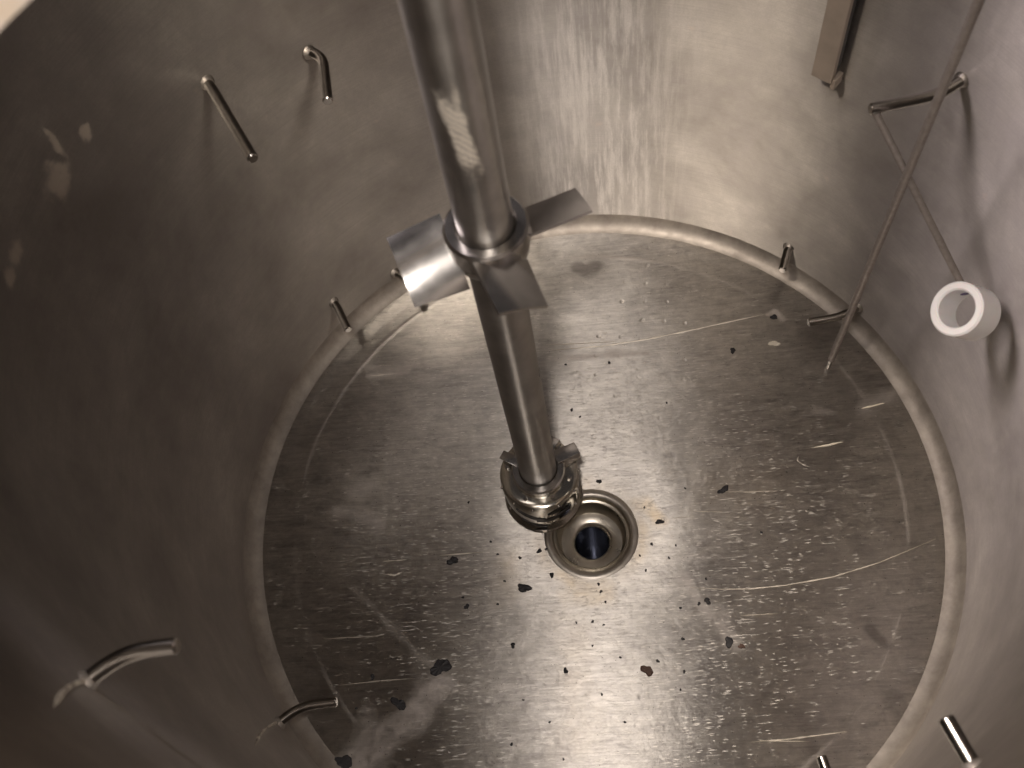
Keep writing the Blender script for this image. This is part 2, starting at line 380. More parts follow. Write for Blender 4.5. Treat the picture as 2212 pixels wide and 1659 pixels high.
def blob(arr, pts, w0, amt, soft=0.5, wb=0.3):
    d = poly_d(pts)*(1 + wb*wob); arr[:] = np.maximum(arr, amt*np.clip((w0*(1+soft) - d)/(w0*2*soft), 0, 1))
blob(pale, [(-0.423, -0.4965), (-0.4838, -0.5566), (-0.55, -0.6119), (-0.6092, -0.6616), (-0.6437, -0.6983)], 0.0371, 0.62, 0.35, 0.5)
blob(pale, [(-0.6108, -0.6406), (-0.6571, -0.6866), (-0.6038, -0.7328)], 0.0429, 0.5, 0.4, 0.5)
blob(pale, [(-0.6892, -0.2215), (-0.595, -0.3174), (-0.4977, -0.41), (-0.4506, -0.4488)], 0.0071, 0.22, 0.8, 0.9)
blob(pale, [(0.256, -0.2209), (0.2882, -0.2882), (0.3444, -0.3544), (0.3644, -0.399)], 0.0200, 0.35, 0.6, 0.8)
blob(pale, [(-0.7572, 0.0142), (-0.686, 0.0048), (-0.6418, -0.0256)], 0.0171, 0.3, 0.7, 0.6)
blob(pale, [(-0.7201, 0.08), (-0.6641, 0.0933)], 0.0200, 0.25, 0.7, 0.6)
blob(pale, [(-0.71, 0.5059), (-0.615, 0.4898), (-0.5402, 0.5032)], 0.0086, 0.4, 0.6, 0.5)
blob(pale, [(-0.6971, 0.4732), (-0.6218, 0.4766), (-0.5692, 0.4776)], 0.0086, 0.6, 0.5, 0.5)
blob(pale, [(-0.107, 0.5063), (0.0698, 0.5124), (0.2008, 0.5088)], 0.0086, 0.35, 0.7, 0.5)
blob(pale, [(0.5864, 0.6213), (0.6089, 0.6297), (0.6264, 0.5977)], 0.0100, 0.55, 0.5, 0.4)
blob(pale, [(0.8277, 0.2768), (0.857, 0.2932), (0.8933, 0.3107)], 0.0186, 0.35, 0.7, 0.5)
blob(pale, [(0.6802, 0.2745), (0.7318, 0.2603)], 0.0143, 0.25, 0.7, 0.6)
blob(dark, [(0.7305, -0.3772), (0.7394, -0.3947), (0.7543, -0.4111)], 0.0143, 0.75, 0.35, 0.2)
blob(dark, [(0.7567, -0.5594), (0.7753, -0.5827), (0.7664, -0.5996)], 0.0229, 0.45, 0.6, 0.4)
blob(dark, [(-0.0147, 0.8443), (0.0112, 0.8351), (0.0469, 0.8434)], 0.0214, 0.8, 0.35, 0.3)
blob(dark, [(-0.1734, -0.0944), (-0.1469, -0.123), (-0.1739, -0.1506)], 0.0314, 0.35, 0.8, 0.6)  # mixing head's reflection on the floor, painted in as a dark smear
blob(dark, [(-0.214, -0.6915), (-0.1294, -0.6981)], 0.0143, 0.2, 0.8, 0.6)
blob(dark, [(0.2535, -0.5362), (0.3183, -0.6078)], 0.0714, 0.18, 0.9, 0.6)
blob(dark, [(0.2977, 0.2812), (0.4526, 0.1799)], 0.0857, 0.16, 0.9, 0.7)
blob(dark, [(-0.7332, 0.2498), (-0.5895, 0.2921)], 0.0857, 0.3, 0.9, 0.7)
blob(gold, [(0.1979, -0.0455), (0.1861, -0.0234), (0.168, 0.0063)], 0.0200, 0.9, 0.6, 0.5)
blob(gold, [(-0.0697, -0.2491), (-0.0179, -0.264), (0.0213, -0.2584)], 0.0257, 0.6, 0.8, 0.5)
blob(gold, [(-0.0591, -0.3422), (-0.0645, -0.5297), (-0.0618, -0.6476)], 0.0429, 0.16, 0.9, 0.5)
blob(gold, [(-0.2407, -0.1494), (-0.2536, -0.2179)], 0.0343, 0.35, 0.9, 0.5)
blob(gold, [(0.3841, 0.0367), (0.5038, 0.0445)], 0.0714, 0.22, 0.9, 0.5)
blob(pale, [(0.7721, -0.6612), (0.7584, -0.7048)], 0.0200, 0.45, 0.7, 0.4)
blob(pale, [(0.8048, -0.6671), (0.764, -0.7049), (0.7267, -0.725)], 0.0057, 0.4, 0.7, 0.4)
pale = np.maximum(pale, 0.42*np.exp(-((R2-0.883)/0.0045)**2)*np.clip(0.5+0.35*np.sin(5*T2+1)+0.3*np.sin(13*T2+2)+0.2*np.sin(41*T2), 0, 1))
gold = np.clip(gold + 0.55*np.exp(-((R2-0.15)/0.022)**2)*(0.6+0.4*np.sin(3*T2+2)), 0, 0.8)
dim = np.clip(0.75*(0.75+0.5*wob)*np.exp(-((X-0.10)**2/0.07+(Y-0.60)**2/0.06)) + 0.10*np.exp(-((X-0.05)**2/0.05+(Y+0.62)**2/0.05)), 0, 1)
for nm, arr in (('worn', worn), ('pale', pale), ('dark', dark), ('gold', gold), ('dimple', dim)):
    at = me.attributes.new(nm, 'FLOAT', 'POINT'); at.data.foreach_set('value', arr.reshape(-1).astype(np.float32))
me.materials.append(FLOOR)
fo = bpy.data.objects.new('tank_floor', me); C.objects.link(fo); tag(fo, kind='structure')

# top edge, and the fixed half deck with the manway the photo is taken through
tag(link('tank_rim', lathe([(RW, TOP), (1.03, TOP+0.012), (1.05, TOP+0.016), (1.14, TOP+0.016), (1.16, TOP), (1.16, TOP-0.05), (1.10, TOP-0.05), (1.045, TOP-0.03)], 256), DULL), 'rolled steel lip round the open top edge of the tank', 'rim')
HX, HY, HR = 0.0215, -0.595, 0.50
ZD = TOP + 0.02
def ray_out(a):
    dx, dy = math.cos(a), math.sin(a); b = HX*dx + HY*dy; c = HX*HX + HY*HY - 1.18**2
    t_ = -b + math.sqrt(b*b - c)
    if dy > 1e-6: t_ = min(t_, (-0.03 - HY)/dy)
    return HX + dx*t_, HY + dy*t_
deck = empty('half_deck', (HX, HY, ZD)); tag(deck, 'bright deck edge crossing the top left corner of the view', 'deck')
bm = bmesh.new(); N = 180; rows = [[], [], [], []]
for k in range(N):
    a = 2*PI*k/N; ox, oy = ray_out(a); ix, iy = HX + (HR+0.03)*math.cos(a), HY + (HR+0.03)*math.sin(a)
    for row, (x, y, z) in zip(rows, ((ix, iy, ZD), (ox, oy, ZD), (ox, oy, ZD+0.016), (ix, iy, ZD+0.016))):
        row.append(bm.verts.new(Vector((x, y, z))*S))
for i in range(4):
    p, q = rows[i], rows[(i+1) % 4]
    for k in range(N): bm.faces.new((p[k], p[(k+1) % N], q[(k+1) % N], q[k]))
bmesh.ops.recalc_face_normals(bm, faces=bm.faces)
link('deck_plate', bm, RIM, deck)
link('manway_collar', lathe([(HR, ZD-0.02), (HR, ZD+0.035), (HR+0.006, ZD+0.041), (HR+0.018, ZD+0.041), (HR+0.024, ZD+0.035), (HR+0.03, ZD+0.018), (HR+0.03, ZD-0.02)], 128, (HX, HY), True), RIM, deck)

# outer shell so the tank is not paper thin
tag(link('tank_shell', lathe([(1.05, TOP-0.03), (1.05, -0.2), (0.9, -0.3), (0.2, -0.55), (0.16, -0.56)], 128), DULL), kind='structure')

# ------------------------------------------------------------------ drain
dr = empty('floor_drain', (DX, DY, -0.06))
tag(dr, 'round stepped drain outlet at the lowest point of the tank floor', 'drain')
zd = zfloor(DX+0.137, DY)
link('collar', lathe([(0.139, zd-0.0015), (0.134, zd+0.0008), (0.127, zd+0.0022), (0.120, zd+0.001), (0.114, zd-0.004)], 96, (DX, DY)), COLLAR, dr)
link('sump', lathe([(0.114, zd-0.004), (0.110, zd-0.016), (0.104, zd-0.018), (0.101, zd-0.012), (0.0985, zd-0.016), (0.097, zd-0.060), (0.090, zd-0.070), (0.062, zd-0.071), (0.054, zd-0.076), (0.050, zd-0.084)], 96, (DX, DY)), DRAIN, dr)
bm = lathe([(0.050, zd-0.084), (0.049, zd-0.26)], 64, (DX, DY)); disc_cap(bm, 0.049, zd-0.26, (DX, DY), 64)
link('bore', bm, BORE, dr)

# ------------------------------------------------------------------ agitator
AX, AY = -0.1345, 0.0302; HO = 0.040; LO = 0.083
ag = empty('agitator', (AX, AY, -0.034))
tag(ag, 'long vertical steel mixer shaft with a four bladed impeller and a slotted mixing head', 'agitator')
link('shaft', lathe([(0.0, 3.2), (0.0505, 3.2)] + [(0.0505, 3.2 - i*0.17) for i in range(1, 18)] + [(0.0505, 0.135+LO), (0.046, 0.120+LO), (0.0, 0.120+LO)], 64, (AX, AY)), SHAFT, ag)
hub = link('hub', lathe([(0.052, 1.3120), (0.056, 1.3160), (0.072, 1.3160), (0.077, 1.3110), (0.077, 1.2750), (0.072, 1.2450), (0.064, 1.2300), (0.052, 1.2260)], 64, (AX, AY)), BLADE, ag)
def blade(az, r1, r2, w1, w2, pit, zc, th=0.006, cupk=0.0035):
    az = math.radians(az); pit = math.radians(pit)
    u = Vector((math.cos(az), math.sin(az), 0)); tt = Vector((-math.sin(az), math.cos(az), 0)); k = Vector((0, 0, 1))
    bm = bmesh.new(); N, M = 8, 8; rows = []
    for side in (1, -1):
        g = []
        for i in range(N+1):
            f = i/N; r = r1 + (r2-r1)*f; wd = w1 + (w2-w1)*f; row = []
            for j in range(M+1):
                s = j/M - 0.5; p = pit*(1.12 - 0.24*f)
                e = math.cos(p)*tt + math.sin(p)*k; nn = math.cos(p)*k - math.sin(p)*tt
                cup = cupk*(s*s*4 - 0.5)
                row.append(bm.verts.new((Vector((AX, AY, zc)) + u*r + e*wd*s + nn*(cup + side*th/2))*S))
            g.append(row)
        rows.append(g)
    A, B = rows
    for i in range(N):
        for j in range(M):
            bm.faces.new((A[i][j], A[i+1][j], A[i+1][j+1], A[i][j+1])); bm.faces.new((B[i][j], B[i][j+1], B[i+1][j+1], B[i+1][j]))
    for i in range(N):
        bm.faces.new((A[i][0], B[i][0], B[i+1][0], A[i+1][0])); bm.faces.new((A[i][M], A[i+1][M], B[i+1][M], B[i][M]))
    for j in range(M):
        bm.faces.new((A[0][j], A[0][j+1], B[0][j+1], B[0][j])); bm.faces.new((A[N][j], B[N][j], B[N][j+1], A[N][j+1]))
    bmesh.ops.recalc_face_normals(bm, faces=bm.faces)
    return link('blade', bm, BLADE, hub)
blade(-69, 0.068, 0.178, 0.108, 0.092, -24, 1.250+HO, cupk=-0.005)
blade(202, 0.064, 0.168, 0.145, 0.135, -26, 1.236+HO, cupk=-0.012)
blade(22, 0.066, 0.186, 0.092, 0.082, -20, 1.238+HO, cupk=-0.003)
blade(101, 0.066, 0.160, 0.062, 0.056, -24, 1.235+HO)
# lower mixing head
hd = link('mixing_head', lathe([(0.0460, 0.1950), (0.0694, 0.1975), (0.0986, 0.1975), (0.1070, 0.1940), (0.1098, 0.1850), (0.1092, 0.1330), (0.1064, 0.0730), (0.0997, 0.0230), (0.0896, -0.0120), (0.0739, -0.0300), (0.0000, -0.0340)], 96, (AX, AY)), HEAD, ag)
link('clamp_ring', lathe([(0.051, 0.196), (0.051, 0.216), (0.054, 0.219), (0.070, 0.219), (0.074, 0.215), (0.074, 0.203), (0.068, 0.201), (0.068, 0.197)], 72, (AX, AY)), BLADE, hd)
link('lower_ring', lathe([(0.100, 0.030), (0.1115, 0.032), (0.1135, 0.027), (0.1115, 0.022), (0.100, 0.020)], 96, (AX, AY)), POL, hd)
link('lower_ring', lathe([(0.095, -0.000), (0.1045, 0.002), (0.1065, -0.003), (0.1045, -0.008), (0.095, -0.010)], 96, (AX, AY)), POL, hd)
def arc_strip(a0, a1, z0, z1, h, off=0.0015, name='slot', mat=None):
    bm = bmesh.new(); N = 22; rows = []
    prof = [(0.102, .098), (0.05, .0975), (-0.01, .095), (-.06, .089), (-.095, .080)]
    def rad(z):
        for (za, ra), (zb, rb) in zip(prof[:-1], prof[1:]):
            if za >= z >= zb: return ra + (rb-ra)*(za-z)/(za-zb)
        return prof[0][1] if z > .1 else prof[-1][1]
    for i in range(N+1):
        f = i/N; a = math.radians(a0 + (a1-a0)*f); zc = z0 + (z1-z0)*f; hh = h*max(0.15, math.sin(PI*f))**0.5
        ring = []
        for dz, o in ((hh/2, -0.004), (hh/2, off), (-hh/2, off), (-hh/2, -0.004)):
            r = rad(zc+dz) + o
            r *= 1.12
            ring.append(bm.verts.new(Vector((AX + r*math.cos(a), AY + r*math.sin(a), zc+dz+LO))*S))
        rows.append(ring)
    for p, q in zip(rows[:-1], rows[1:]):
        for k in range(4): bm.faces.new((p[k], p[(k+1) % 4], q[(k+1) % 4], q[k]))
    bm.faces.new(rows[0]); bm.faces.new(rows[-1]); bmesh.ops.recalc_face_normals(bm, faces=bm.faces)
    return link(name, bm, mat or DARK, hd)
arc_strip(-128, -72, 0.060, 0.010, 0.024)
arc_strip(-80, -48, 0.062, 0.082, 0.022)
arc_strip(-98, -40, 0.010, 0.035, 0.024)
arc_strip(-124, -84, -0.010, -0.050, 0.024)
arc_strip(150, 205, 0.04, 0.0, 0.011); arc_strip(-10, 40, 0.03, 0.05, 0.011)
for az, r2, wv, h in ((24, 0.122, 0.040, 0.030), (58, 0.104, 0.030, 0.020), (152, 0.112, 0.030, 0.022), (128, 0.100, 0.024, 0.016)):
    A = math.radians(az); uu = Vector((math.cos(A), math.sin(A), 0)); tt = Vector((-math.sin(A), math.cos(A), 0)); O = Vector((AX, AY, 0.1155+LO)); k = Vector((0, 0, 1))
    cs = [O + uu*0.055 - tt*wv/2, O + uu*r2 - tt*wv*0.45, O + uu*r2 + tt*wv*0.45, O + uu*0.055 + tt*wv/2]
    link('tooth', box8(cs + [p + k*h + tt*0.006 for p in cs], bevel=0.0015), BLADE, hd)
for az in (-115, -65, -15, 50, 170):
    A = math.radians(az); bm = bmesh.new()
    bmesh.ops.create_cone(bm, cap_ends=True, segments=6, radius1=0.0065*S, radius2=0.006*S, depth=0.012*S, matrix=Matrix.Translation(Vector((AX + 0.088*math.cos(A), AY + 0.088*math.sin(A), 0.203))*S))
    link('bolt', bm, POL, hd, False)
for az, z in ((-160, .10), (-130, .098), (-100, .1), (-62, .098), (-30, .1), (-15, .03), (-28, -.01), (-150, -.02), (-120, -.07), (5, .09)):
    r = 1.12*(0.0985 if z > 0.04 else (0.095 if z > -.03 else 0.087)); A = math.radians(az)
    bm = bmesh.new(); bmesh.ops.create_uvsphere(bm, u_segments=12, v_segments=8, radius=0.0042*S, matrix=Matrix.Translation(Vector((AX + r*math.cos(A), AY + r*math.sin(A), z+LO))*S))
    link('stud', bm, POL, hd)

# ------------------------------------------------------------------ pegs welded round the wall
RP = 0.0128
pegs = [
 ('upper', (-0.617,0.812,1.027), (-0.581,0.793,1.027), (-0.555,0.645,1.027), 'bent steel peg high on the far wall just left of the mixer shaft'),
 ('upper', (-0.805,0.626,1.131), (-0.794,0.611,1.131), (-0.667,0.390,1.131), 'straight looking dark steel peg slanting down on the upper left wall'),
 ('upper', (-0.709,-0.733,1.299), (-0.665,-0.693,1.299), (-0.583,-0.686,1.299), 'large shiny bent peg on the dark near left wall, closest to the bottom left corner'),
 ('upper', (0.860,0.549,1.035), (0.811,0.512,1.035), (0.658,0.485,1.035), 'bent steel peg at upper right that the thin rod of the white ring hooks on'),
 ('lower', (-0.612,0.816,0.075), (-0.560,0.781,0.075), (-0.529,0.685,0.075), 'short bent peg near the floor half hidden under the left impeller blade'),
 ('lower', (-0.782,0.655,0.161), (-0.769,0.638,0.161), (-0.726,0.550,0.161), 'small dark peg at the left foot of the wall beside the floor weld'),
 ('lower', (-0.813,-0.616,0.154), (-0.766,-0.575,0.154), (-0.669,-0.566,0.154), 'shiny bent peg low on the near left wall, its tip over the floor weld'),
 ('lower', (0.653,0.783,0.123), (0.646,0.765,0.123), (0.623,0.700,0.123), 'small dark peg at the foot of the far right wall below the flat bar'),
 ('lower', (0.839,0.579,0.079), (0.790,0.546,0.079), (0.686,0.533,0.079), 'bent peg low on the right wall crossed by the long dip rod'),
 ('upper', (0.585,-0.835,1.03), (0.575,-0.805,1.03), (0.560,-0.765,1.03), 'thick bright peg rising from the bottom edge near the bottom right corner'),
 ('lower', (0.585,-0.835,0.08), (0.560,-0.800,0.08), (0.541,-0.706,0.08), 'thin bright peg tip at the bottom edge left of the thick one'),
]
for kind, a, b, c, lab in pegs:
    a, b, c = Vector(a), Vector(b), Vector(c)
    A = math.atan2(a.y, a.x); r = math.hypot(a.x, a.y); a2 = Vector((RW+0.004)*Vector((math.cos(A), math.sin(A), 0))); a2.z = a.z
    e = empty('wall_peg', a); tag(e, lab, 'peg', 'bent steel pegs welded round the tank wall')
    link('rod', tube(smooth_path(a2, b, c, 10, 0.75), RP, 20), PEG, e)
    n = Vector((-math.cos(A), -math.sin(A), 0)); p0 = Vector((RW*math.cos(A), RW*math.sin(A), a.z)); d = (b-a2).normalized()
    link('weld_bead', tube([p0 - d*0.002, p0 + d*0.004, p0 + d*0.009], RP, 20, True, [RP*1.5, RP*1.38, RP*1.05], bevel=False), WELD, e)

# ------------------------------------------------------------------ flat bar (baffle) on the wall
A = math.radians(50.2); n = Vector((math.cos(A), math.sin(A), 0)); tt = Vector((-math.sin(A), math.cos(A), 0))
bf = empty('baffle_bar', n*1.0 + Vector((0, 0, 0.87))); tag(bf, 'flat pale steel bar running down the upper right wall with a dark side', 'bar')
def bar(r0, r1, t0, t1, z0, z1, dz=0.0, bev=0.002):
    c = []
    for z in (z0, z1):
        for (r, s, k) in ((r0, t0, 0), (r1, t0, 0), (r1, t1, dz), (r0, t1, dz)):
            c.append(n*r + tt*s + Vector((0, 0, z + (k if z == z0 else 0))))
    return box8(c, bevel=bev)
link('plate', bar(0.968, 0.985, -0.026, 0.028, 0.868, 1.50, 0.0), DULL, bf)
link('shade_strip', bar(0.985, 1.012, -0.022, -0.006, 0.885, 1.49), DARK, bf)  # shaded side and gap behind the plate, put in as a near-black strip
link('tab', bar(0.975, 1.012, -0.034, -0.022, 0.845, 0.875), DULL, bf)

# ------------------------------------------------------------------ long dip rod and the ring on its thin rod
dp = empty('dip_rod', (0.7393, 0.4177, -0.03)); tag(dp, 'long thin brownish rod standing on the floor and rising past the pegs at right', 'rod')
tip = Vector((0.7393, 0.4177, -0.020)); top = Vector((0.7475, 0.3823, 1.40)); dv = (top-tip)
link('stem', tube([tip + dv*s for s in (0.05, 0.25, 0.5, 0.75, 1.0, 1.35)], 0.0100, 14), ROD, dp)
link('tip', tube([tip, tip + dv*0.02, tip + dv*0.05], 0.006, 14, True, [0.0045, 0.0062, 0.0070]), PEG, dp)

rc = Vector((0.897, 0.187, 0.668))
axv = None
v = Vector((979, -157, 2083)).normalized()
yaw = math.radians(53); 
camdir = Vector((math.sin(yaw), 0.10, math.cos(yaw))).normalized()
axv = (CR*camdir.x + CD*camdir.y + CF*camdir.z).normalized()
rg_ = empty('white_ring', rc); tag(rg_, 'thick white plastic ring hanging on a thin rod by the right wall', 'ring')
def ring_bm(ro, ri, L, bev=0.004, seg=64):
    bm = bmesh.new()
    prof = [(ri, -L/2+bev), (ri+bev, -L/2), (ro-bev, -L/2), (ro, -L/2+bev), (ro, L/2-bev), (ro-bev, L/2), (ri+bev, L/2), (ri, L/2-bev)]
    up = Vector((0, 0, 1)); e1 = axv.cross(up).normalized(); e2 = axv.cross(e1); rows = []
    for r, h in prof:
        rows.append([bm.verts.new((rc + axv*h + (e1*math.cos(2*PI*k/seg) + e2*math.sin(2*PI*k/seg))*r)*S) for k in range(seg)])
    for i in range(len(rows)):
        p, q = rows[i], rows[(i+1) % len(rows)]
        for k in range(seg): bm.faces.new((p[k], p[(k+1) % seg], q[(k+1) % seg], q[k]))
    bmesh.ops.recalc_face_normals(bm, faces=bm.faces)
    return bm
link('body', ring_bm(0.0635, 0.0435, 0.086), WHITE, rg_)
